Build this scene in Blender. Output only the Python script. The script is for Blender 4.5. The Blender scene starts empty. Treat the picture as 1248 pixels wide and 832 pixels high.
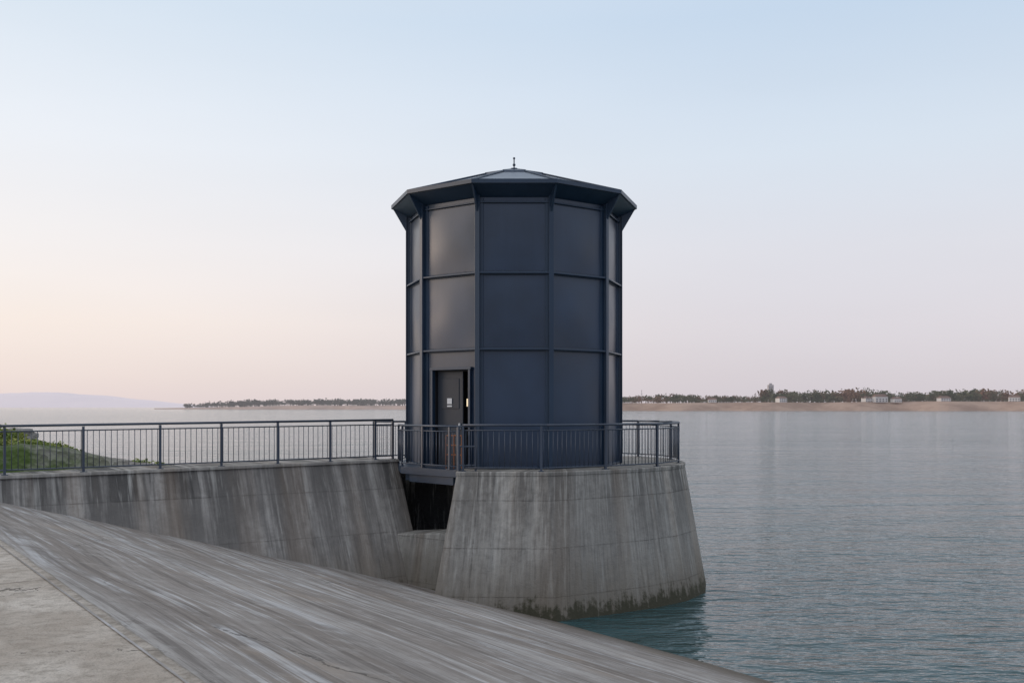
import bpy, bmesh, math, random
from mathutils import Vector, Matrix, noise
random.seed(7)
scene = bpy.context.scene
F=1213.0; WATER=-5.16; DECK=-1.6; CREST=-1.75
NS=Vector((.818,.575,0)); TV=Vector((-.575,.818,0))
KS=.2685
def st(s,t,z): 
    v=NS*s+TV*t; return Vector((v.x,v.y,z))

# ---------------------------------------------------------------- node helpers
class NT:
    def __init__(s,name):
        s.m=bpy.data.materials.new(name); s.m.use_nodes=True
        s.t=s.m.node_tree; s.b=s.t.nodes['Principled BSDF']; s.geo=s.n('ShaderNodeNewGeometry'); s.pos=s.geo.outputs['Position']
    def n(s,typ,**kw):
        nd=s.t.nodes.new(typ)
        for k,v in kw.items(): setattr(nd,k,v)
        return nd
    def put(s,inp,v):
        if isinstance(v,bpy.types.NodeSocket): s.t.links.new(v,inp)
        else: inp.default_value=v
    def math(s,op,a,b=0.0,c=None,clamp=False):
        nd=s.n('ShaderNodeMath',operation=op,use_clamp=clamp); s.put(nd.inputs[0],a); s.put(nd.inputs[1],b)
        if c is not None: s.put(nd.inputs[2],c)
        return nd.outputs[0]
    def dot(s,v,vec):
        nd=s.n('ShaderNodeVectorMath',operation='DOT_PRODUCT'); s.put(nd.inputs[0],v); nd.inputs[1].default_value=vec; return nd.outputs['Value']
    def xyz(s,x,y,z):
        nd=s.n('ShaderNodeCombineXYZ'); s.put(nd.inputs[0],x); s.put(nd.inputs[1],y); s.put(nd.inputs[2],z); return nd.outputs[0]
    def sep(s,v):
        nd=s.n('ShaderNodeSeparateXYZ'); s.put(nd.inputs[0],v); return nd.outputs
    def mapping(s,v,scale):
        nd=s.n('ShaderNodeVectorMath',operation='MULTIPLY'); s.put(nd.inputs[0],v); nd.inputs[1].default_value=scale; return nd.outputs[0]
    def noise(s,v,scale,detail=5,rough=.55,dist=0):
        nd=s.n('ShaderNodeTexNoise'); s.put(nd.inputs['Vector'],v); nd.inputs['Scale'].default_value=scale
        nd.inputs['Detail'].default_value=detail; nd.inputs['Roughness'].default_value=rough; nd.inputs['Distortion'].default_value=dist
        return nd.outputs['Fac']
    def ramp(s,f,a,b,lo=0.0,hi=1.0):
        nd=s.n('ShaderNodeMapRange'); s.put(nd.inputs[0],f); s.put(nd.inputs[1],a); s.put(nd.inputs[2],b); s.put(nd.inputs[3],lo); s.put(nd.inputs[4],hi); return nd.outputs[0]
    def mix(s,f,a,b,mode='MIX'):
        nd=s.n('ShaderNodeMix',data_type='RGBA',blend_type=mode); s.put(nd.inputs[0],f)
        for i,v in ((6,a),(7,b)):
            if not isinstance(v,bpy.types.NodeSocket) and len(v)==3: v=(*v,1)
            s.put(nd.inputs[i],v)
        return nd.outputs[2]
    def bump(s,h,strength,dist,normal=None):
        nd=s.n('ShaderNodeBump'); s.put(nd.inputs['Height'],h); nd.inputs['Strength'].default_value=strength; nd.inputs['Distance'].default_value=dist
        if normal is not None: s.put(nd.inputs['Normal'],normal)
        return nd.outputs[0]
    def out(s,col,rough=.8,normal=None,metal=0,spec=.5):
        if not isinstance(col,bpy.types.NodeSocket) and len(col)==3: col=(*col,1)
        s.put(s.b.inputs['Base Color'],col); s.put(s.b.inputs['Roughness'],rough); s.b.inputs['Metallic'].default_value=metal
        s.b.inputs['Specular IOR Level'].default_value=spec
        if normal is not None: s.put(s.b.inputs['Normal'],normal)
        return s.m

def concrete(name,light,dark,along,streak=.6,top=DECK,joint=2.4,lift=1.12,wet=True):
    k=NT(name); P=k.pos; X,Y,Z=k.sep(P)
    n1=k.noise(P,.55,5,.6); n2=k.noise(P,5,6,.65); n3=k.noise(P,38,3,.6)
    if along is None:   # run round the pier
        al=k.math('MULTIPLY',k.math('ARCTAN2',k.math('SUBTRACT',X,1.4),k.math('SUBTRACT',29.2,Y)),4.6)
    else: al=k.dot(P,(along[0],along[1],0))
    sv=k.xyz(al,0.0,k.math('MULTIPLY',Z,.07))
    s1=k.noise(sv,1.1,4,.7); s2=k.noise(sv,4.5,4,.65); s3=k.noise(sv,15,3,.6)
    c=k.mix(k.ramp(n1,.38,.62),dark,light)
    c=k.mix(k.ramp(n2,.42,.66,0,.55),c,tuple(v*.6 for v in dark))
    depth=k.ramp(k.math('ADD',Z,k.math('MULTIPLY',k.math('SUBTRACT',s2,.5),6.0)),top-.2,top-3.0,1.0,.25)
    sm=k.math('MULTIPLY',k.ramp(s1,.44,.56),depth)
    c=k.mix(k.math('MULTIPLY',sm,streak*.9),c,(.068,.064,.06))
    c=k.mix(k.math('MULTIPLY',k.ramp(s2,.5,.38,0,.85*streak),depth),c,(.08,.075,.07))
    c=k.mix(k.math('MULTIPLY',k.ramp(s3,.5,.36,0,.65*streak),k.ramp(s1,.35,.6,.3,1)),c,(.10,.095,.088))
    c=k.mix(k.ramp(s2,.56,.68,0,.5),c,(.64,.62,.565))
    c=k.mix(k.math('MULTIPLY',k.ramp(s3,.56,.68,0,.5),k.ramp(n1,.4,.6)),c,(.66,.635,.58))
    zz=k.math('ADD',Z,k.math('MULTIPLY',n1,.03))
    fr=k.math('FRACT',k.math('DIVIDE',zz,lift)); ln=k.math('LESS_THAN',fr,.02)
    fj=k.math('FRACT',k.math('DIVIDE',al,joint)); lj=k.math('LESS_THAN',fj,.01)
    line=k.math('MAXIMUM',ln,lj)
    c=k.mix(k.math('MULTIPLY',line,k.ramp(n2,.4,.6,.1,.6)),c,(.10,.092,.083))
    fl=k.math('FLOOR',k.math('DIVIDE',zz,lift)); fa=k.math('FLOOR',k.math('DIVIDE',al,joint))
    wn=k.n('ShaderNodeTexWhiteNoise'); k.put(wn.inputs['Vector'],k.xyz(fl,fa,3.0))
    c=k.mix(k.ramp(wn.outputs[0],0,1,0,.35),c,dark)
    r=k.ramp(k.noise(sv,.9,3,.5),.52,.68,0,.3); c=k.mix(r,c,(.32,.23,.155))
    if wet:
        zw=k.math('ADD',Z,k.math('MULTIPLY',k.math('SUBTRACT',k.math('ADD',n2,s2),1.0),1.1))
        w=k.ramp(zw,WATER+1.6,WATER+.3)
        c=k.mix(k.math('MULTIPLY',w,.7),c,(.16,.13,.09))
        w=k.ramp(zw,WATER+.42,WATER+.2)
        c=k.mix(k.math('MULTIPLY',w,.85),c,(.05,.048,.026))
    h=k.math('ADD',k.math('MULTIPLY',n3,.25),k.math('SUBTRACT',n2,k.math('MULTIPLY',line,.6)))
    return k.out(c,.88,k.bump(h,.7,.04),spec=.3)

WD=Vector((.84,.543,0)); WD.normalize(); WP=Vector((WD.y,-WD.x,0))
m_wall=concrete('wall_concrete',(.51,.48,.438),(.335,.313,.285),WD,1.0)
m_cope=concrete('coping_concrete',(.52,.49,.44),(.37,.347,.315),WD,.4,wet=False)
m_pier=concrete('pier_concrete',(.57,.54,.485),(.405,.38,.34),None,.75,joint=2.1,lift=1.15)
m_shade=concrete('recess_shade_concrete',(.085,.082,.08),(.045,.044,.043),WD,.4)  # near-black colour paints the gap's shade onto the bulkhead

def m_slope_f():
    k=NT('slope_asphaltic_concrete'); P=k.pos
    s=k.dot(P,NS); t=k.dot(P,TV)
    wob=k.noise(P,.1,2,.5)
    s2=k.math('ADD',s,k.math('MULTIPLY',wob,.9))
    v=k.xyz(s2,k.math('MULTIPLY',t,.022),0.0); vv=k.xyz(s2,k.math('MULTIPLY',t,.03),4.0)
    a=k.noise(v,.7,3,.6); b=k.noise(v,2.4,5,.7); d=k.noise(vv,7,4,.7); e=k.noise(vv,22,3,.7)
    n=k.noise(P,.45,6,.68); m=k.noise(P,2.2,6,.7); f=k.noise(P,30,4,.7)
    c=k.mix(k.ramp(a,.42,.58),(.265,.23,.20),(.40,.37,.34))
    c=k.mix(k.ramp(b,.45,.57,0,.65),c,(.195,.168,.145))
    c=k.mix(k.math('MULTIPLY',k.ramp(b,.53,.59),k.ramp(n,.42,.57,.05,.8)),c,(.58,.575,.57))
    c=k.mix(k.math('MULTIPLY',k.ramp(d,.54,.63),k.ramp(n,.36,.58,.1,.85)),c,(.62,.61,.60))
    c=k.mix(k.ramp(d,.46,.37,0,.6),c,(.12,.103,.09))
    c=k.mix(k.math('MULTIPLY',k.ramp(e,.46,.36,0,.5),k.ramp(n,.6,.4,.3,1)),c,(.115,.10,.088))
    c=k.mix(k.ramp(m,.5,.66,0,.4),c,(.2,.178,.158)); c=k.mix(k.ramp(m,.46,.34,0,.3),c,(.52,.5,.47))
    c=k.mix(k.ramp(n,.55,.68,0,.38),c,(.37,.295,.225))
    c=k.mix(k.ramp(f,.55,.75,0,.35),c,(.16,.145,.13))
    w=k.ramp(k.math('ADD',s,k.math('MULTIPLY',n,.8)),13.4,14.9)
    c=k.mix(k.math('MULTIPLY',w,.8),c,(.10,.08,.055))
    vo=k.n('ShaderNodeTexVoronoi',feature='DISTANCE_TO_EDGE'); k.put(vo.inputs['Vector'],k.xyz(k.math('ADD',s,k.math('MULTIPLY',n,1.5)),k.math('MULTIPLY',t,.3),0.0)); vo.inputs['Scale'].default_value=.3
    cr=k.math('MULTIPLY',k.math('LESS_THAN',vo.outputs['Distance'],.003),k.ramp(n,.45,.55))
    c=k.mix(k.math('MULTIPLY',cr,.6),c,(.05,.043,.036))
    h=k.math('ADD',k.math('MULTIPLY',b,.4),k.math('ADD',k.math('MULTIPLY',f,.4),k.math('MULTIPLY',d,.4)))
    return k.out(c,.85,k.bump(h,.75,.038),spec=.3)
m_slope=m_slope_f()

def m_path_f():
    k=NT('path_concrete'); P=k.pos; s=k.dot(P,NS); t=k.dot(P,TV)
    n=k.noise(P,.9,6,.65); n2=k.noise(P,7,6,.7); f=k.noise(P,60,4,.7)
    c=k.mix(k.ramp(n,.38,.62),(.46,.40,.335),(.66,.605,.53))
    c=k.mix(k.ramp(n2,.46,.62,0,.65),c,(.32,.28,.23))
    c=k.mix(k.ramp(f,.52,.66,0,.55),c,(.2,.175,.15))
    j=k.math('LESS_THAN',k.math('FRACT',k.math('DIVIDE',k.math('ADD',t,1.2),6.0)),.0035)
    j2=k.math('LESS_THAN',k.math('ABSOLUTE',k.math('SUBTRACT',s,.62)),.012)
    c=k.mix(k.ramp(k.math('ADD',s,k.math('MULTIPLY',n2,.12)),.72,.62,0,.6),c,(.27,.225,.175))
    c=k.mix(k.ramp(k.math('ADD',s,k.math('MULTIPLY',n2,.35)),2.06,2.2,0,.6),c,(.21,.185,.155))
    vo=k.n('ShaderNodeTexVoronoi',feature='DISTANCE_TO_EDGE'); 
    k.put(vo.inputs['Vector'],k.xyz(k.math('ADD',s,k.math('MULTIPLY',n2,.5)),k.math('ADD',t,k.math('MULTIPLY',n,1.6)),0.0)); vo.inputs['Scale'].default_value=.33
    cr=k.math('MULTIPLY',k.math('LESS_THAN',vo.outputs['Distance'],.0032),k.ramp(n,.44,.48))
    ln=k.math('MAXIMUM',k.math('MAXIMUM',j,j2),cr)
    c=k.mix(k.math('MULTIPLY',ln,.75),c,(.07,.06,.05))
    return k.out(c,.9,k.bump(k.math('SUBTRACT',k.math('ADD',n2,k.math('MULTIPLY',f,.6)),ln),.8,.035),spec=.3)
m_path=m_path_f()

def m_water_f():
    k=NT('lake_water'); P=k.pos
    v=k.mapping(P,(.42,1.0,1.0)); vf=k.mapping(P,(.3,1.0,1.0))
    a=k.noise(v,2.1,2,.55,.3); b=k.noise(v,7.0,2,.55,.2); big=k.noise(v,.45,3,.5); far=k.noise(vf,.11,3,.6,.3); patch=k.noise(k.mapping(P,(.012,.035,1)),1,3,.5)
    h=k.math('ADD',k.math('MULTIPLY',a,.55),k.math('ADD',k.math('MULTIPLY',b,.16),k.math('MULTIPLY',big,1.1)))
    h=k.math('MULTIPLY',h,k.ramp(patch,.3,.7,.7,1.2))
    h=k.math('ADD',h,k.math('MULTIPLY',far,2.4))
    c=k.mix(k.ramp(patch,.35,.65),(.034,.078,.083),(.048,.098,.104))
    m=k.out(c,.09,k.bump(h,1.0,.31),spec=.5); k.b.inputs['IOR'].default_value=1.33
    return m
m_water=m_water_f()

def paint(name,col,rough=.42,metal=.0,var=.35,spec=1.0,bs=.08):
    k=NT(name); P=k.pos; n=k.noise(P,.6,3,.5); f=k.noise(P,14,4,.6)
    sv=k.mapping(P,(4,4,.2)); st_=k.noise(sv,1.2,4,.6)
    c=k.mix(k.ramp(n,.35,.65,0,1),col,tuple(v*(1+var) for v in col))
    c=k.mix(k.ramp(st_,.52,.75,0,.45),c,tuple(min(1,v*1.6+.006) for v in col))
    r=k.ramp(k.math('ADD',k.math('MULTIPLY',n,.8),k.math('MULTIPLY',f,.2)),.35,.65,rough-.05,rough+.08)
    return k.out(c,r,k.bump(k.math('ADD',k.math('MULTIPLY',f,.3),k.math('MULTIPLY',n,4)),bs,.012),metal,spec)
m_navy=paint('navy_steel_paint',(.011,.026,.055),.33,spec=.9,var=.7)
m_navy2=paint('navy_steel_frame',(.014,.034,.066),.40,spec=.75)
m_roof=paint('roof_sheet',(.10,.125,.16),.38,.4)
m_rail=paint('railing_paint',(.028,.043,.07),.45)
m_grey=paint('door_grey',(.035,.042,.055),.55,spec=.4)
m_dark=NT('dark_interior').out((.012,.012,.014),.7)
m_white=NT('white_plate').out((.66,.69,.72),.5)
m_orange=NT('rust_orange_paint').out((.33,.13,.06),.6)
k=NT('lamp_glow'); k.b.inputs['Emission Color'].default_value=(1,.78,.48,1); k.b.inputs['Emission Strength'].default_value=.7; m_lamp=k.out((.7,.62,.45),.5)

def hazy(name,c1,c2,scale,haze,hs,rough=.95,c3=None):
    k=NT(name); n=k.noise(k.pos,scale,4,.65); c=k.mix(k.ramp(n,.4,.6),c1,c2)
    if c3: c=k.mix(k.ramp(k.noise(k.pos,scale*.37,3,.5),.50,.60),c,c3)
    k.b.inputs['Emission Color'].default_value=(*haze,1); k.b.inputs['Emission Strength'].default_value=hs  # distance haze put into the material as emission
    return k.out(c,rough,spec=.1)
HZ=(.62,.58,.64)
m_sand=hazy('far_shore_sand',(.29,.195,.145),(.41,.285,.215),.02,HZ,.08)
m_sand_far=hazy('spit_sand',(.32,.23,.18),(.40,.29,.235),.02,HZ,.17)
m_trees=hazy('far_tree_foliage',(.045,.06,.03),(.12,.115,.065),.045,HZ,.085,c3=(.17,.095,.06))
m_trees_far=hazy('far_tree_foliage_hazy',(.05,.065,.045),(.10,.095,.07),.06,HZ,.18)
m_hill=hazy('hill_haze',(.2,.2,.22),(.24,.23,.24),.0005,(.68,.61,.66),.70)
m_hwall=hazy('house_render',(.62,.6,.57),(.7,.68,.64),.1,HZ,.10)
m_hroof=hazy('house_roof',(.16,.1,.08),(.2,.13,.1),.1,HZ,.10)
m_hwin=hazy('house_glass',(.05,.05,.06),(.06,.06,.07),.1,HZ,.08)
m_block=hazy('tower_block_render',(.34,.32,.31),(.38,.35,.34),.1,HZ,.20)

def m_gravel_f():
    k=NT('gravel_bank'); P=k.pos
    vo=k.n('ShaderNodeTexVoronoi'); k.put(vo.inputs['Vector'],P); vo.inputs['Scale'].default_value=6
    vb=k.sep(vo.outputs['Color'])[0]
    n=k.noise(P,.6,5,.65)
    c=k.mix(vb,(.18,.165,.15),(.45,.42,.385)); c=k.mix(k.ramp(n,.35,.7,0,.5),c,(.26,.225,.19))
    g=k.math('MULTIPLY',k.ramp(k.dot(P,NS),7.0,5.0),k.ramp(n,.3,.5))
    c=k.mix(g,c,(.085,.125,.035))
    return k.out(c,.95,k.bump(vo.outputs['Distance'],1,.08),spec=.2)
m_gravel=m_gravel_f()
k=NT('grass_leaf'); nn=k.noise(k.pos,3,3,.6)
m_grass=k.out(k.mix(k.ramp(nn,.35,.65),(.11,.18,.035),(.31,.33,.08)),.8)
k=NT('boulder_rock'); nn=k.noise(k.pos,4,6,.7); m_rock=k.out(k.mix(nn,(.14,.13,.12),(.36,.34,.31)),.9,k.bump(nn,.6,.06))
k=NT('land_ground'); nn=k.noise(k.pos,.2,6,.7); m_ground=k.out(k.mix(nn,(.09,.1,.05),(.2,.17,.12)),.95)
k=NT('lake_bed'); nn=k.noise(k.pos,.2,6,.7); m_bed=k.out(k.mix(nn,(.06,.07,.06),(.1,.1,.08)),.95)

# ---------------------------------------------------------------- mesh helpers
def empty(name,loc=(0,0,0)):
    e=bpy.data.objects.new(name,None); scene.collection.objects.link(e); e.empty_display_size=.5; return e
def finish(bm,name,mat,parent=None,smooth=False,bevel=0):
    bmesh.ops.recalc_face_normals(bm,faces=bm.faces)
    me=bpy.data.meshes.new(name); bm.to_mesh(me); bm.free()
    for m in (mat if isinstance(mat,(list,tuple)) else [mat]): me.materials.append(m)
    if smooth:
        for p in me.polygons: p.use_smooth=True
    o=bpy.data.objects.new(name,me); scene.collection.objects.link(o)
    if parent: o.parent=parent
    if bevel:
        b=o.modifiers.new('bevel','BEVEL'); b.width=bevel; b.segments=2; b.limit_method='ANGLE'; b.angle_limit=math.radians(35)
    return o
def obox(bm,c,ax,ay,az,sx,sy,sz,mi=0):
    c=Vector(c);vs=[]
    for i in (-1,1):
        for j in (-1,1):
            for l in (-1,1): vs.append(bm.verts.new(c+ax*(i*sx/2)+ay*(j*sy/2)+az*(l*sz/2)))
    for f in ((0,1,3,2),(4,6,7,5),(0,4,5,1),(2,3,7,6),(0,2,6,4),(1,5,7,3)):
        bm.faces.new([vs[i] for i in f]).material_index=mi
UZ=Vector((0,0,1)); UX=Vector((1,0,0)); UY=Vector((0,1,0))
def tube(bm,a,b,r,n=8,mi=0):
    a=Vector(a);b=Vector(b);d=(b-a).normalized(); u=d.orthogonal().normalized(); w=d.cross(u)
    ra=[bm.verts.new(a+(u*math.cos(2*math.pi*i/n)+w*math.sin(2*math.pi*i/n))*r) for i in range(n)]
    rb=[bm.verts.new(b+(u*math.cos(2*math.pi*i/n)+w*math.sin(2*math.pi*i/n))*r) for i in range(n)]
    for i in range(n): bm.faces.new((ra[i],ra[(i+1)%n],rb[(i+1)%n],rb[i])).material_index=mi
    bm.faces.new(ra[::-1]).material_index=mi; bm.faces.new(rb).material_index=mi
def loft(bm,rings,cap0=True,cap1=True):
    R=[[bm.verts.new(p) for p in r] for r in rings]; n=len(R[0])
    for a,b in zip(R,R[1:]):
        for i in range(n): bm.faces.new((a[i],a[(i+1)%n],b[(i+1)%n],b[i]))
    if cap0: bm.faces.new(R[0][::-1])
    if cap1: bm.faces.new(R[-1])
    return R
def offset(poly,d):
    n=len(poly); out=[]
    for i in range(n):
        p0,p,p1=[Vector(poly[j%n]).to_2d() for j in (i-1,i,i+1)]
        e0=(p-p0).normalized(); e1=(p1-p).normalized()
        n0=Vector((e0.y,-e0.x)); n1=Vector((e1.y,-e1.x)); m=(n0+n1).normalized()
        q=p+m*(d/max(.3,m.dot(n0))); out.append((q.x,q.y))
    return out

# ---------------------------------------------------------------- water, ground
bm=bmesh.new(); S=30000
vs=[bm.verts.new((x,y,WATER)) for x,y in ((-S,-S),(S,-S),(S,S),(-S,S))]; bm.faces.new(vs); finish(bm,'lake_water',m_water)
bm=bmesh.new()
vs=[bm.verts.new((x,y,-12)) for x,y in ((-S,-S),(S,-S),(S,S),(-S,S))]; bm.faces.new(vs); finish(bm,'lake_bed',m_bed)

bm=bmesh.new(); ss=[1.9+i*.6 for i in range(42)]; ts=[-70+j*1.5 for j in range(120)]
G=[]
for s in ss:
    row=[]
    for t in ts:
        z=-1.202-KS*s+ (0 if s<2.2 else .04*(noise.noise(Vector((s*.5,t*.25,0)))))
        row.append(bm.verts.new(st(s,t,z)))
    G.append(row)
for i in range(len(ss)-1):
    for j in range(len(ts)-1): bm.faces.new((G[i][j],G[i+1][j],G[i+1][j+1],G[i][j+1]))
finish(bm,'embankment_slope',m_slope,smooth=True)
bm=bmesh.new()
rings=[]
T=-70
while T<22.9:
    j1=.02*noise.noise(Vector((T*1.3,0,0)))+.014*noise.noise(Vector((T*6,0,0)))
    prof=[(-5,-2.6),(-5,CREST+.03),(2.0+j1,CREST+.03),(2.03+j1,CREST+.015),(2.045+j1,-2.6)]
    rings.append([st(s,T,z) for s,z in prof]); T+=.12 if -2<T<16 else 2
loft(bm,rings); finish(bm,'concrete_path',m_path)
bm=bmesh.new()
vs=[bm.verts.new(st(s,t,-1.9)) for s,t in ((-3000,-3000),(-4.9,-3000),(-4.9,600),(-3000,600))]; bm.faces.new(vs); finish(bm,'ground',m_ground)

# ---------------------------------------------------------------- walkway wall
wall_e=empty('retaining_wall')
A=Vector((-11.6,22.57,0)); L=10.0
def wz(q): return DECK+.1*max(0,min(1,q/L))
bm=bmesh.new(); rings=[]
qs=[-3.5+i*(L+3.5)/30 for i in range(31)]
bat=.5; wid=2.3
for q in qs:
    p=A+WD*q; zt=wz(q)
    h=4.2
    f=p+WP*(h*bat)
    b=p-WP*wid
    rings.append([Vector((p.x,p.y,zt)),Vector((f.x,f.y,zt-h)),Vector((f.x,f.y,-9)),Vector((b.x,b.y,-9)),Vector((b.x,b.y,zt))])
loft(bm,rings); finish(bm,'wall_body',m_wall,wall_e,bevel=.03)
bm=bmesh.new()
rings=[]
for q in qs[:-1]+[L+.03]:
    p=A+WD*q; z=wz(q)
    rings.append([Vector((*(p+WP*o).to_2d(),z+dz)) for o,dz in ((.05,.045),(.07,-.03),(-.38,-.03),(-.38,.045))])
loft(bm,rings); finish(bm,'coping',m_cope,wall_e,bevel=.015)

# ---------------------------------------------------------------- pier
pier_e=empty('concrete_pier')
PT=[(-1.36,24.72),(.89,24.60),(2.2,25.38),(3.3,26.12),(4.2,26.98),(4.8,28.0),(5.05,29.2),(5.05,30.4),(4.8,31.5),(4.2,32.4),(3.3,33),(0,33.3),(-1.36,33)]
B=.63/3.56
bm=bmesh.new(); rings=[]
for z,o in ((-9,B*7.4),(WATER,B*3.56),(-3.4,B*1.8),(-1.70,.02),(-1.695,.035),(DECK-.02,.035),(DECK,.015)):
    o2=offset(PT,o)
    rings.append([Vector((x,y,z)) for x,y in o2])
R=loft(bm,rings)
o=finish(bm,'pier_body',m_pier,pier_e,smooth=True)
me=o.data
bm=bmesh.new(); bm.from_mesh(me)
for e in bm.edges:
    if len(e.link_faces)==2 and e.calc_face_angle(0)>math.radians(20): e.smooth=False
bm.to_mesh(me); bm.free()
bm=bmesh.new()
loft(bm,[[Vector((-3.4,26.2,-9)),Vector((-1.0,24.85,-9)),Vector((-1.0,27.6,-9)),Vector((-3.4,28.6,-9))],
         [Vector((-3.1,26.9,-3.42)),Vector((-1.2,25.4,-3.2)),Vector((-1.2,26.4,-3.2)),Vector((-3.1,27.6,-3.42))]])
finish(bm,'sill',m_pier,pier_e,bevel=.03)
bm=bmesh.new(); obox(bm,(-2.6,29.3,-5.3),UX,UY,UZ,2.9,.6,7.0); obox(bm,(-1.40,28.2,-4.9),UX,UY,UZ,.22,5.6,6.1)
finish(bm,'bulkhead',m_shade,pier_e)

# ---------------------------------------------------------------- tower
tw=empty('intake_tower'); CX,CY=.06,28.6; RW=2.97
def dv(th,r): th=math.radians(th); return Vector((CX+r*math.sin(th),CY-r*math.cos(th),0))
TH=[-90+36*i for i in range(10)]
def ring(r,z): 
    return [dv(t,r)+UZ*z for t in TH]
B1,B2,BT=1.50,3.47,5.30; ZB=DECK
bm=bmesh.new()
def face_frame(i):
    c=TH[i]+18; th=math.radians(c); n=Vector((math.sin(th),-math.cos(th),0)); e=Vector((math.cos(th),math.sin(th),0))
    return Vector((CX,CY,0))+n*(RW*math.cos(math.radians(18))), e, n
HW=RW*math.sin(math.radians(18))
DOOR=1; dL,dR,dT=-.62,.66,.98
def quad(bm,o,e,a,b,z0,z1,d=0,n=None):
    off=(n*d if n is not None else Vector())
    bm.faces.new([bm.verts.new(o+off+e*x+UZ*z) for x,z in ((a,z0),(b,z0),(b,z1),(a,z1))])
for i in range(10):
    o,e,n=face_frame(i)
    if i==DOOR:
        quad(bm,o,e,-HW,dL,ZB-.2,5.6); quad(bm,o,e,dR,HW,ZB-.2,5.6); quad(bm,o,e,dL,dR,dT,5.6); quad(bm,o,e,dL,dR,ZB-.2,ZB+.04)
    else: quad(bm,o,e,-HW,HW,ZB-.2,5.6)
finish(bm,'wall_shell',m_navy,tw)
bm=bmesh.new()
for i in range(10):
    o,e,n=face_frame(i)
    for z0,z1 in ((ZB+.08,B1),(B1,B2),(B2,BT)):
        if i==DOOR and z1==B1: continue
        w2=HW-.125; a=z0+.06; b=z1-.06; NX=10; NZ=10; gr=[]
        ph=random.uniform(0,50)
        for ix in range(NX+1):
            row=[]
            for iz in range(NZ+1):
                fx=ix/NX*2-1; fz=iz/NZ*2-1
                g=(1-fx*fx)*(1-fz*fz)
                dz=.012+.030*g+.010*noise.noise(Vector((fx*1.2+ph,fz*1.2,0)))*g
                row.append(bm.verts.new(o+e*(fx*w2)+UZ*((a+b)/2+fz*(b-a)/2)+n*dz))
            gr.append(row)
        for ix in range(NX):
            for iz in range(NZ): bm.faces.new((gr[ix][iz],gr[ix+1][iz],gr[ix+1][iz+1],gr[ix][iz+1]))
        bd=[gr[x][0] for x in range(NX+1)]+[gr[NX][z] for z in range(1,NZ+1)]+[gr[x][NZ] for x in range(NX-1,-1,-1)]+[gr[0][z] for z in range(NZ-1,0,-1)]
        lo=[bm.verts.new(v.co-n*.02) for v in bd]
        for q in range(len(bd)): 
            f=bm.faces.new((bd[q],bd[(q+1)%len(bd)],lo[(q+1)%len(bd)],lo[q]))
po=finish(bm,'panels',m_navy,tw,smooth=True)
bm=bmesh.new(); bm.from_mesh(po.data)
for ed in bm.edges:
    if len(ed.link_faces)==2 and ed.calc_face_angle(0)>math.radians(30): ed.smooth=False
bm.to_mesh(po.data); bm.free()
bm=bmesh.new()
for t in TH:
    th=math.radians(t); n=Vector((math.sin(th),-math.cos(th),0)); e=Vector((math.cos(th),math.sin(th),0))
    obox(bm,dv(t,RW+.035)+UZ*((5.5+ZB-.2)/2),e,n,UZ,.04,.14,5.5-ZB+.2)
    obox(bm,dv(t,RW+.12)+UZ*((5.46+ZB-.2)/2),e,n,UZ,.13,.03,5.46-ZB+.2)
    for s in (-1,1):
        obox(bm,dv(t,RW-.012)+e*(s*.075)+UZ*((5.4+ZB)/2),(e+n*(-s*.32)).normalized(),n,UZ,.10,.05,5.4-ZB)
    vs=[]
    for sgn in (-1,1):
        for r,z in ((RW+.1,4.98),(RW+.1,5.52),(RW+.50,5.66),(RW+.46,5.6)):
            vs.append(bm.verts.new(dv(t,r)+UZ*z+e*(.025*sgn)))
    bm.faces.new(vs[:4][::-1]); bm.faces.new(vs[4:])
    for a in range(4): b=(a+1)%4; bm.faces.new((vs[a],vs[b],vs[4+b],vs[4+a]))
finish(bm,'ribs',m_navy2,tw,bevel=.005)
bm=bmesh.new()
for z,r,h in ((B1,.135,.045),(B2,.135,.045),(BT,.07,.04),(ZB+.03,.09,.05),(ZB-.24,.13,.2)):
    loft(bm,[ring(RW+r,z-h/2),ring(RW+r,z+h/2)])
for z in (B1,B2):
    loft(bm,[ring(RW+.026,z-.055),ring(RW+.026,z+.05)])
finish(bm,'horizontal_bands',m_navy2,tw,bevel=.008)
RE=3.50
bm=bmesh.new()
loft(bm,[ring(RW+.02,5.44),ring(RE-.03,5.685),ring(RE,5.685),ring(RE,5.765),ring(RE-.05,5.775),ring(1.0,6.53),ring(1.0,6.58),ring(.12,6.80)])
finish(bm,'roof',m_roof,tw)
bm=bmesh.new()
loft(bm,[ring(RE+.005,5.69),ring(RE+.03,5.685),ring(RE+.03,5.79),ring(RE-.02,5.80)],False,False)
loft(bm,[ring(RW+.03,5.432),ring(RE-.02,5.675),ring(RE-.02,5.68),ring(RW+.03,5.437)],False,False)
def rz(r): return 5.775+(RE-.05-r)/(RE-1.05)*.755
for t in TH:
    a=dv(t,RE-.02)+UZ*(rz(RE)+.02); b=dv(t,1.0)+UZ*6.56; tube(bm,a,b,.025,6)
    c=dv(t,.15)+UZ*6.8; tube(bm,b+UZ*.02,c,.018,6)
finish(bm,'roof_trim',m_navy2,tw)
bm=bmesh.new()
top=Vector((CX,CY,0)); tube(bm,top+UZ*6.76,top+UZ*6.85,.10,12); tube(bm,top+UZ*6.85,top+UZ*7.14,.018,6)
bmesh.ops.create_icosphere(bm,subdivisions=2,radius=.045,matrix=Matrix.Translation(top+UZ*6.95)); bmesh.ops.create_icosphere(bm,subdivisions=2,radius=.035,matrix=Matrix.Translation(top+UZ*7.14))
finish(bm,'finial',m_navy2,tw)
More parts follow.
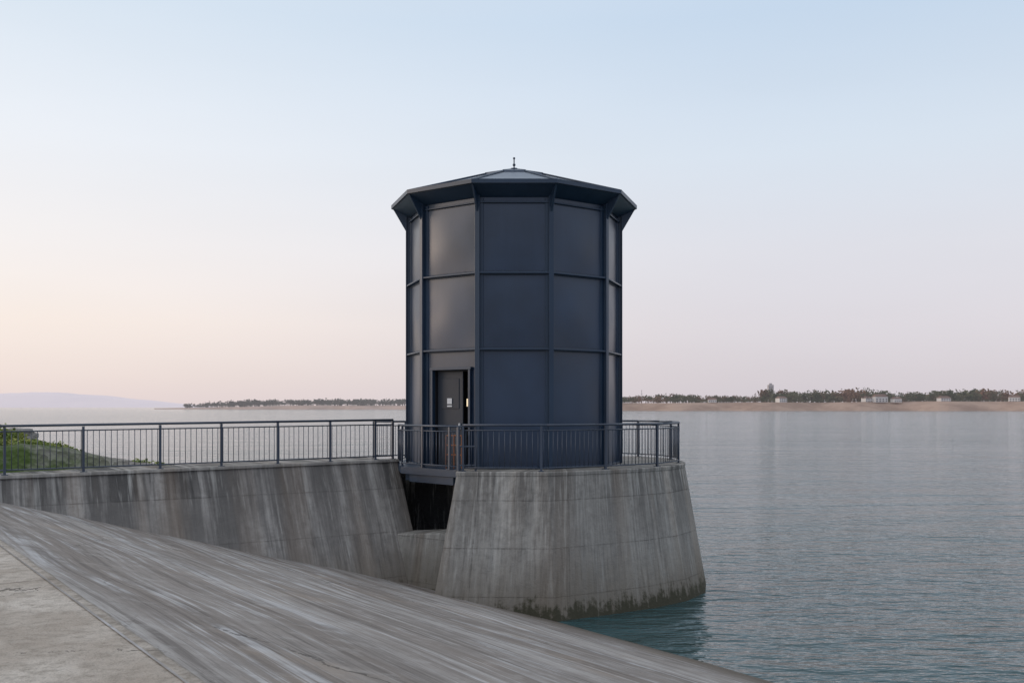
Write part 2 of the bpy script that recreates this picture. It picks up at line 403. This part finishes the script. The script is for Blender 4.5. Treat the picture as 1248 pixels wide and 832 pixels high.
# door
o,e,n=face_frame(DOOR); dm=(dL+dR)/2; dw=dR-dL; zc=(ZB+.04+dT)/2; dh=dT-ZB-.04
bm=bmesh.new()
for x in (dL+.0,dR-.0): obox(bm,o+e*x+n*.02+UZ*zc,e,n,UZ,.07,.14,dh)
obox(bm,o+e*dm+n*.022+UZ*(dT+.035),e,n,UZ,dw+.12,.15,.07)
finish(bm,'door_frame',m_navy2,tw,bevel=.008)
bm=bmesh.new()
for x in (dL+.0475,dR-.0475): obox(bm,o+e*x-n*.24+UZ*zc,e,n,UZ,.02,.44,dh-.01)
obox(bm,o+e*dm-n*.47+UZ*zc,e,n,UZ,dw,.02,dh); obox(bm,o+e*dm-n*.24+UZ*(dT-.02),e,n,UZ,dw-.12,.44,.02)
finish(bm,'door_recess',m_dark,tw)
bm=bmesh.new()
obox(bm,o+e*(dL+.06+.44)-n*.12+UZ*zc,e,n,UZ,.86,.05,dh-.05)
obox(bm,o+e*(dL+.06+.44)-n*.09+UZ*(dT-.62),e,n,UZ,.62,.02,.8); obox(bm,o+e*(dL+.06+.44)-n*.09+UZ*(ZB+.65),e,n,UZ,.62,.02,.95)
finish(bm,'door_leaf',m_grey,tw,bevel=.008)
bm=bmesh.new(); obox(bm,o+e*(dL+.5)-n*.068+UZ*.16,e,n,UZ,.16,.012,.15); obox(bm,o+e*(dL+.5)-n*.068+UZ*.03,e,n,UZ,.16,.012,.04)
obox(bm,o+e*(dL+.86)-n*.05+UZ*-.5,e,n,UZ,.04,.06,.16); finish(bm,'door_sign',m_white,tw)
bm=bmesh.new(); obox(bm,o+e*(dR-.12)-n*.02+UZ*.12,e,n,UZ,.055,.04,.20); finish(bm,'door_lamp',m_lamp,tw)
LP=[(-3.25,28.3),(-2.98,26.7),(-1.30,25.0),(-1.32,27.5),(-1.32,30.8),(-3.25,30.8)]
bm=bmesh.new(); loft(bm,[[Vector((x,y,DECK-.17)) for x,y in LP],[Vector((x,y,DECK+.012)) for x,y in LP]])
for a,b in (((-2.9,27.2),(-1.4,27.2)),((-2.9,28.8),(-1.4,28.8)),((-2.7,26.65),(-1.45,25.3))):
    a=Vector((*a,DECK-.28)); b=Vector((*b,DECK-.28)); d=(b-a).normalized(); obox(bm,(a+b)/2,d,d.cross(UZ),UZ,(b-a).length,.12,.2)
finish(bm,'landing',m_navy2,tw)

# ---------------------------------------------------------------- railings
def railing(name,pts,posts=None,hgt=1.1,spacing=.135,post_every=1.55,closed=False):
    e_=empty(name); bmR=bmesh.new(); bmB=bmesh.new(); bmP=bmesh.new()
    pts=[Vector(p) for p in pts]
    seg=list(zip(pts,pts[1:]))
    for a,b in seg:
        for z,r in ((hgt,.03),(hgt-.13,.016),(.09,.018)):
            tube(bmR,a+UZ*z,b+UZ*z,r,8)
        Ls=(b-a).length; n=max(1,round(Ls/spacing))
        for i in range(n):
            p=a.lerp(b,(i+.5)/n); tube(bmB,p+UZ*.09,p+UZ*(hgt-.13),.0095,5)
    for p in pts: bmesh.ops.create_icosphere(bmR,subdivisions=1,radius=.031,matrix=Matrix.Translation(p+UZ*hgt))
    if posts is None:
        posts=[]; acc=0; posts.append((pts[0],seg[0][1]-seg[0][0]))
        for a,b in seg:
            Ls=(b-a).length; pos=post_every-acc
            while pos<Ls: posts.append((a.lerp(b,pos/Ls),b-a)); pos+=post_every
            acc=Ls-(pos-post_every)
        posts.append((pts[-1],seg[-1][1]-seg[-1][0]))
    for p,d in posts:
        d=Vector((d[0],d[1],0)).normalized(); q=d.cross(UZ)
        obox(bmP,p+UZ*(hgt/2-.01),d,q,UZ,.055,.055,hgt-.02); obox(bmP,p+UZ*.008,d,q,UZ,.14,.14,.016)
    finish(bmR,'rails',m_rail,e_,smooth=True); finish(bmB,'balusters',m_rail,e_,smooth=True); finish(bmP,'posts',m_rail,e_)
def wp(q,o=-.14): p=A+WD*q+WP*o; return Vector((p.x,p.y,wz(q)+.045))
qsP=[-3.0,-1.45,.1,1.776,3.545,5.06,6.55,8.02,9.36]
railing('metal_railing',[wp(-3.2),wp(9.9)],posts=[(wp(q),WD) for q in qsP]+[(wp(9.9),WD)])
lz=DECK+.012
railing('metal_railing',[(-3.2,28.1,lz),(-2.92,26.75,lz),(-1.36,25.12,lz)],post_every=1.1)
ins=offset(PT,-.14)
path=[Vector((x,y,DECK)) for x,y in ins]
railing('metal_railing',path[:12],hgt=1.154,post_every=1.95)
railing('metal_railing',[Vector((-4.35,31.3,DECK)),Vector((-3.35,31.3,DECK))],hgt=1.15,post_every=1.0,spacing=.12)
bm=bmesh.new()
ge=empty('safety_gate')
g0=Vector((-1.33,24.86,DECK)); 
for dz in (1.12,.62,.15): tube(bm,g0+UZ*dz,g0+Vector((.42,.02,dz)),.022,8)
tube(bm,g0+UZ*0,g0+UZ*1.12,.028,8); tube(bm,g0+Vector((.42,.02,0)),g0+Vector((.42,.02,1.12)),.028,8)
finish(bm,'gate_frame',m_rail,ge)
bm=bmesh.new()
h0=Vector((-1.72,26.0,lz))
for dz in (.85,.6,.35): tube(bm,h0+UZ*dz,h0+Vector((.42,-.25,dz)),.02,6)
for f in (0,.5,1): tube(bm,h0+Vector((.42*f,-.25*f,0)),h0+Vector((.42*f,-.25*f,.86)),.018,6)
finish(bm,'step_barrier',m_orange,ge)

# ---------------------------------------------------------------- gravel bank, shrubs, boulder
def bank_z(s,t):
    z=-1.16-.235*(s-5.7) if s>5.0 else -1.0+.03*(5-s)
    if t>35.5: z-= .5*(t-35.5)
    if t<27.6: z-= 1.0*(27.6-t)
    return z
bm=bmesh.new(); G=[]
for i in range(130):
    s=-6+i*.22; row=[]
    for j in range(80):
        t=26+j*.25; z=bank_z(s,t)+.10*noise.noise(Vector((s*1.1,t*1.1,2)))+.05*noise.noise(Vector((s*4,t*4,5)))
        row.append(bm.verts.new(st(s,t,z)))
    G.append(row)
for i in range(129):
    for j in range(79): bm.faces.new((G[i][j],G[i+1][j],G[i+1][j+1],G[i][j+1]))
finish(bm,'gravel_bank',m_gravel,smooth=False)
def tufts(name,items,mat):
    bm=bmesh.new()
    for (s,t,h,nb,rad) in items:
        for _ in range(nb):
            a=random.uniform(0,6.28); rr=rad*math.sqrt(random.random()); ds=rr*math.cos(a); dt=rr*math.sin(a)
            base=st(s+ds,t+dt,bank_z(s+ds,t+dt)-.05); hh=h*random.uniform(.35,1)*(1-.5*(rr/rad)**2)
            lean=Vector((random.uniform(-.4,.4),random.uniform(-.4,.4),1))*hh; w=Vector((random.uniform(-1,1),random.uniform(-1,1),0)).normalized()*.02
            mid=base+lean*.55; tip=base+lean+Vector((lean.x,lean.y,0))*.5
            v=[bm.verts.new(p) for p in (base-w,base+w,mid+w*1.3,mid-w*1.3)]; bm.faces.new(v); bm.faces.new((v[3],v[2],bm.verts.new(tip)))
            for _ in range(3):
                c=base+lean*random.uniform(.4,1)+Vector([random.uniform(-.06,.06) for _ in range(3)]); u=Vector([random.uniform(-1,1) for _ in range(3)]).normalized()*.05; v2=u.orthogonal().normalized()*.03
                bm.faces.new([bm.verts.new(p) for p in (c-u,c+v2,c+u,c-v2)])
    finish(bm,name,mat)
it=[]
for _ in range(28): it.append((random.uniform(1.6,4.6),random.uniform(32.0,35.6),random.uniform(.4,.8),130,.7))
tufts('shrub',it,m_grass)
it=[]
for _ in range(190): 
    s=random.uniform(-1,6.0); it.append((s,random.uniform(28.2,35.4),random.uniform(.1,.24),26,.45))
it+= [(8.3,29.3,.28,60,.35),(8.8,29.0,.22,60,.3),(7.6,29.0,.2,40,.3)]
tufts('grass_tufts',it,m_grass)
bm=bmesh.new(); bmesh.ops.create_icosphere(bm,subdivisions=4,radius=1)
c=st(5.3,34.9,bank_z(5.3,34.9)+.1)
for v in bm.verts:
    d=v.co.normalized(); r=1+.28*noise.noise(d*1.6)+.1*noise.noise(d*5); v.co=Vector((d.x*.75,d.y*.5,d.z*.3))*r+c
finish(bm,'boulder',m_rock)

# ---------------------------------------------------------------- far shore
def shore(name,pts,mat,width,top,depth=400):
    bm=bmesh.new(); rows=[]
    for i,(x,y,hf) in enumerate(pts):
        p=Vector((x,y,0)); d=Vector((x,y,0)).normalized(); row=[]
        for f,z in ((0,WATER-1.5),(width*.12,WATER+.5),(width*.5,WATER+.5+(top-WATER)*.5*hf),(width,WATER+(top-WATER)*hf),(width+depth,WATER+(top-WATER)*hf+1)):
            w=noise.noise(Vector((x*.01,y*.01,f)))*.8
            q=p+d*f; row.append(bm.verts.new((q.x,q.y,z+(w if z>WATER+1 else 0))))
        rows.append(row)
    for a,b in zip(rows,rows[1:]):
        for i in range(4): bm.faces.new((a[i],b[i],b[i+1],a[i+1]))
    finish(bm,name,mat)
def pol(u,d): return ((u-624)/F*d,d)
def dR_(u): return 1420-(u-640)*.13
pr=[]
for i in range(80):
    u=640+i*12.; d=dR_(u)+14*math.sin(i*.7)+10*math.sin(i*.23)
    x,y=pol(u,d); pr.append((x,y,min(1,.8+.2*i/40)))
TOPR=7.8
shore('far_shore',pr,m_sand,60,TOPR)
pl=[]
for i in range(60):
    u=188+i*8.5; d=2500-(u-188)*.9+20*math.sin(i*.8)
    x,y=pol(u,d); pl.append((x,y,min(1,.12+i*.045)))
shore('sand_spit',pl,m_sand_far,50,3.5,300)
def crown(bm,base,h,w,n):
    cl=[(Vector((random.uniform(-.32,.32)*w,random.uniform(-.3,.3)*w,h*random.uniform(.35,.85))),random.uniform(.22,.42)) for _ in range(5)]
    tr=w*.04
    v=[bm.verts.new(base+Vector(p)) for p in ((-tr,0,0),(tr,0,0),(tr*.5,0,h*.6),(-tr*.5,0,h*.6))]; bm.faces.new(v)
    for _ in range(n):
        c0,r=random.choice(cl); d=Vector([random.gauss(0,1) for _ in range(3)]).normalized()*(random.random()**.4)
        c=base+c0+Vector((d.x*r*w,d.y*r*w,d.z*r*h*.8))
        if c.z<base.z: c.z=base.z+.3
        u=Vector([random.uniform(-1,1) for _ in range(3)]).normalized()*w*random.uniform(.06,.12); v2=u.orthogonal().normalized()*u.length*.8
        bm.faces.new([bm.verts.new(p) for p in (c-u,c-v2,c+u,c+v2)])
bm=bmesh.new()
GB=TOPR-1.2
for i in range(1000):
    u=random.uniform(650,1600); 
    dens=.5+.7*noise.noise(Vector((u*.014,0,0)))+ (.35 if u>930 else 0)
    row=random.random()
    d=dR_(u)+68+row*230
    h=random.uniform(8,17)*(0.7+.6*max(0,dens)); 
    if u<930: h*=.75
    x,y=pol(u,d); crown(bm,Vector((x,y,GB)),h,h*random.uniform(.8,1.4),60)
for i in range(800):
    u=645+i*1.2; d=dR_(u)+66+random.uniform(0,20); x,y=pol(u,d)
    if noise.noise(Vector((u*.03,4,0)))>-.38: crown(bm,Vector((x,y,GB)),random.uniform(3,7.5),random.uniform(5,9),20)
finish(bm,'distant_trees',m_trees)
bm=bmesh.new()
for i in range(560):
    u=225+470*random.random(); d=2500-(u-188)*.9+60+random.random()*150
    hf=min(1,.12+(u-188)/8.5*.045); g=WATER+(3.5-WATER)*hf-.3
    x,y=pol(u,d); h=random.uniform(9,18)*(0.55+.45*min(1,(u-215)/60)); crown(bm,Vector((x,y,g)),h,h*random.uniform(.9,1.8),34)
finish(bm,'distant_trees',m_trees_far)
def house(u,d,w,dep,h,rh,name='white_house'):
    x,y=pol(u,d); e_=empty(name); 
    e_.location=(x,y,GB+.3); e_.rotation_euler=(0,0,random.uniform(-.4,.4))
    bm=bmesh.new(); obox(bm,(0,0,h/2),UX,UY,UZ,w,dep,h); finish(bm,'walls',m_hwall,e_)
    bm=bmesh.new(); a=w/2+.5;b=dep/2+.5
    v=[bm.verts.new(p) for p in ((-a,-b,h+.02),(a,-b,h+.02),(a,b,h+.02),(-a,b,h+.02),(-a+w*.12,0,h+rh),(a-w*.12,0,h+rh))]
    for f in ((0,1,5,4),(2,3,4,5),(0,4,3),(1,2,5),(3,2,1,0)): bm.faces.new([v[i] for i in f])
    finish(bm,'roof',m_hroof,e_)
    bm=bmesh.new()
    for i in range(4):
        for z in ([1.6,4.4] if h>5 else [1.7]): obox(bm,(-w/2+w*(i+.5)/4,-dep/2-.03,z),UX,UY,UZ,w*.11,.1,1.3)
    finish(bm,'windows',m_hwin,e_)
for u,w,h,rh in ((1072,20,8,4),(1056,11,6,3),(952,13,6,3),(1092,12,5,3),(1150,16,6,3),(868,12,4,2.5),(1236,14,7,3)):
    house(u,dR_(u)+62,w,10,h,rh)
e_=empty('tower_block'); x,y=pol(939,1560); e_.location=(x,y,6)
bm=bmesh.new(); obox(bm,(0,0,14.5),UX,UY,UZ,8,8,29); obox(bm,(0,0,30.2),UX,UY,UZ,4,4,2.4); finish(bm,'walls',m_block,e_)
bm=bmesh.new()
for f in range(8):
    for c in (-2.4,0,2.4): obox(bm,(c,-4.02,3+f*3.1),UX,UY,UZ,1.2,.1,1.2)
finish(bm,'windows',m_hwin,e_)
e_=empty('lattice_mast'); bm=bmesh.new(); x,y=pol(782,1500); tube(bm,(x,y,4),(x,y,26),.4,5); tube(bm,(x-2,y,20),(x+2,y,20),.25,4); finish(bm,'mast',m_block,e_)
bm=bmesh.new(); rows=[]
for i in range(140):
    u=-700+i*6.8; d=16000
    env=max(0,min(1,(250-u)/240))**.8
    z=env*(265+90*noise.noise(Vector((u*.006,1,0)))+40*noise.noise(Vector((u*.02,3,0)))+10*noise.noise(Vector((u*.08,3,0))))
    x,y=pol(u,d); row=[bm.verts.new((x,y,WATER)),bm.verts.new((x*1.02,y*1.02+300,WATER+z*.7)),bm.verts.new((x*1.05,y*1.05+900,WATER+z)),bm.verts.new((x*1.2,y*1.2,WATER))]
    rows.append(row)
for a,b in zip(rows,rows[1:]):
    for i in range(3): bm.faces.new((a[i],b[i],b[i+1],a[i+1]))
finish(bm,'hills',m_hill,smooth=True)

# ---------------------------------------------------------------- world
SUN_AZ=-84; SUN_EL=10
w=bpy.data.worlds.new('World'); scene.world=w; w.use_nodes=True; t=w.node_tree; N=t.nodes; LK=t.links
bg=N['Background']; tc=N.new('ShaderNodeTexCoord'); sp=N.new('ShaderNodeSeparateXYZ')
nr=N.new('ShaderNodeVectorMath'); nr.operation='NORMALIZE'; LK.new(tc.outputs['Generated'],nr.inputs[0]); LK.new(nr.outputs[0],sp.inputs[0])
def srgb(r,g,b):
    f=lambda c:(c/255/12.92 if c/255<.04045 else ((c/255+.055)/1.055)**2.4); return (f(r),f(g),f(b),1)
def cramp(stops):
    c=N.new('ShaderNodeValToRGB')
    els=c.color_ramp.elements
    while len(els)>1: els.remove(els[0])
    els[0].position=stops[0][0]; els[0].color=srgb(*stops[0][1])
    for p,col in stops[1:]:
        q=els.new(p); q.color=srgb(*col)
    c.color_ramp.interpolation='LINEAR'
    LK.new(sp.outputs[2],c.inputs[0]); return c.outputs[0]
ZEN=(224,228,236)
warm=cramp([(0,(232,215,213)),(.03,(241,225,219)),(.08,(250,236,227)),(.15,(249,243,241)),(.24,(241,243,248)),(.36,(222,233,244)),(.6,(222,229,240)),(1,ZEN)])
cool=cramp([(0,(209,202,210)),(.03,(214,207,214)),(.08,(220,215,222)),(.15,(223,223,231)),(.24,(217,227,239)),(.36,(199,217,237)),(.6,(211,222,237)),(1,ZEN)])
back=cramp([(0,(130,138,158)),(.1,(148,158,182)),(.3,(166,178,203)),(.6,(205,211,226)),(1,ZEN)])
def azf(az,lo,hi):
    d=N.new('ShaderNodeVectorMath'); d.operation='DOT_PRODUCT'; LK.new(nr.outputs[0],d.inputs[0]); d.inputs[1].default_value=(math.sin(math.radians(az)),math.cos(math.radians(az)),0)
    mr=N.new('ShaderNodeMapRange'); mr.interpolation_type='SMOOTHSTEP'; LK.new(d.outputs['Value'],mr.inputs[0]); mr.inputs[1].default_value=lo; mr.inputs[2].default_value=hi; return mr.outputs[0]
def wmix(f,a,b):
    mx=N.new('ShaderNodeMix'); mx.data_type='RGBA'; 
    if isinstance(f,float): mx.inputs[0].default_value=f
    else: LK.new(f,mx.inputs[0])
    LK.new(a,mx.inputs[6]); LK.new(b,mx.inputs[7]); return mx.outputs[2]
base=wmix(azf(160,.1,.8),cool,back)
base=wmix(azf(-74,-.05,.86),base,warm)
sky=N.new('ShaderNodeTexSky'); sky.sky_type='NISHITA'; sky.sun_disc=False; sky.sun_elevation=math.radians(SUN_EL); sky.sun_rotation=math.radians(SUN_AZ)
sc=N.new('ShaderNodeVectorMath'); sc.operation='SCALE'; LK.new(sky.outputs[0],sc.inputs[0]); sc.inputs['Scale'].default_value=.15
mp=N.new('ShaderNodeVectorMath'); mp.operation='MULTIPLY'; LK.new(nr.outputs[0],mp.inputs[0]); mp.inputs[1].default_value=(1.2,1.2,6)
nz=N.new('ShaderNodeTexNoise'); LK.new(mp.outputs[0],nz.inputs['Vector']); nz.inputs['Scale'].default_value=1.6; nz.inputs['Detail'].default_value=4
m2=N.new('ShaderNodeMapRange'); LK.new(nz.outputs['Fac'],m2.inputs[0]); m2.inputs[1].default_value=.3; m2.inputs[2].default_value=.75; m2.inputs[3].default_value=.98; m2.inputs[4].default_value=1.02
s2=N.new('ShaderNodeVectorMath'); s2.operation='SCALE'; LK.new(base,s2.inputs[0]); LK.new(m2.outputs[0],s2.inputs['Scale'])
fin=wmix(.05,s2.outputs[0],sc.outputs[0])
LK.new(fin,bg.inputs[0]); bg.inputs[1].default_value=1.03

sd=bpy.data.lights.new('sun','SUN'); sd.energy=.9; sd.angle=math.radians(24); sd.color=(1,.78,.62)
so=bpy.data.objects.new('sun',sd); scene.collection.objects.link(so)
a=math.radians(SUN_AZ); el=math.radians(SUN_EL)
dirv=Vector((math.sin(a)*math.cos(el),math.cos(a)*math.cos(el),math.sin(el)))
so.rotation_euler=(-dirv).to_track_quat('-Z','Y').to_euler()
scene.view_settings.view_transform='Standard'
try: scene.view_settings.look='None'
except: pass
scene.view_settings.exposure=0
cd=bpy.data.cameras.new('camera'); cd.lens=35; cd.sensor_width=36; cd.shift_y=80/1248; cd.clip_end=60000; cd.clip_start=.1
co=bpy.data.objects.new('camera',cd); scene.collection.objects.link(co); co.rotation_euler=(math.radians(90),0,0); scene.camera=co
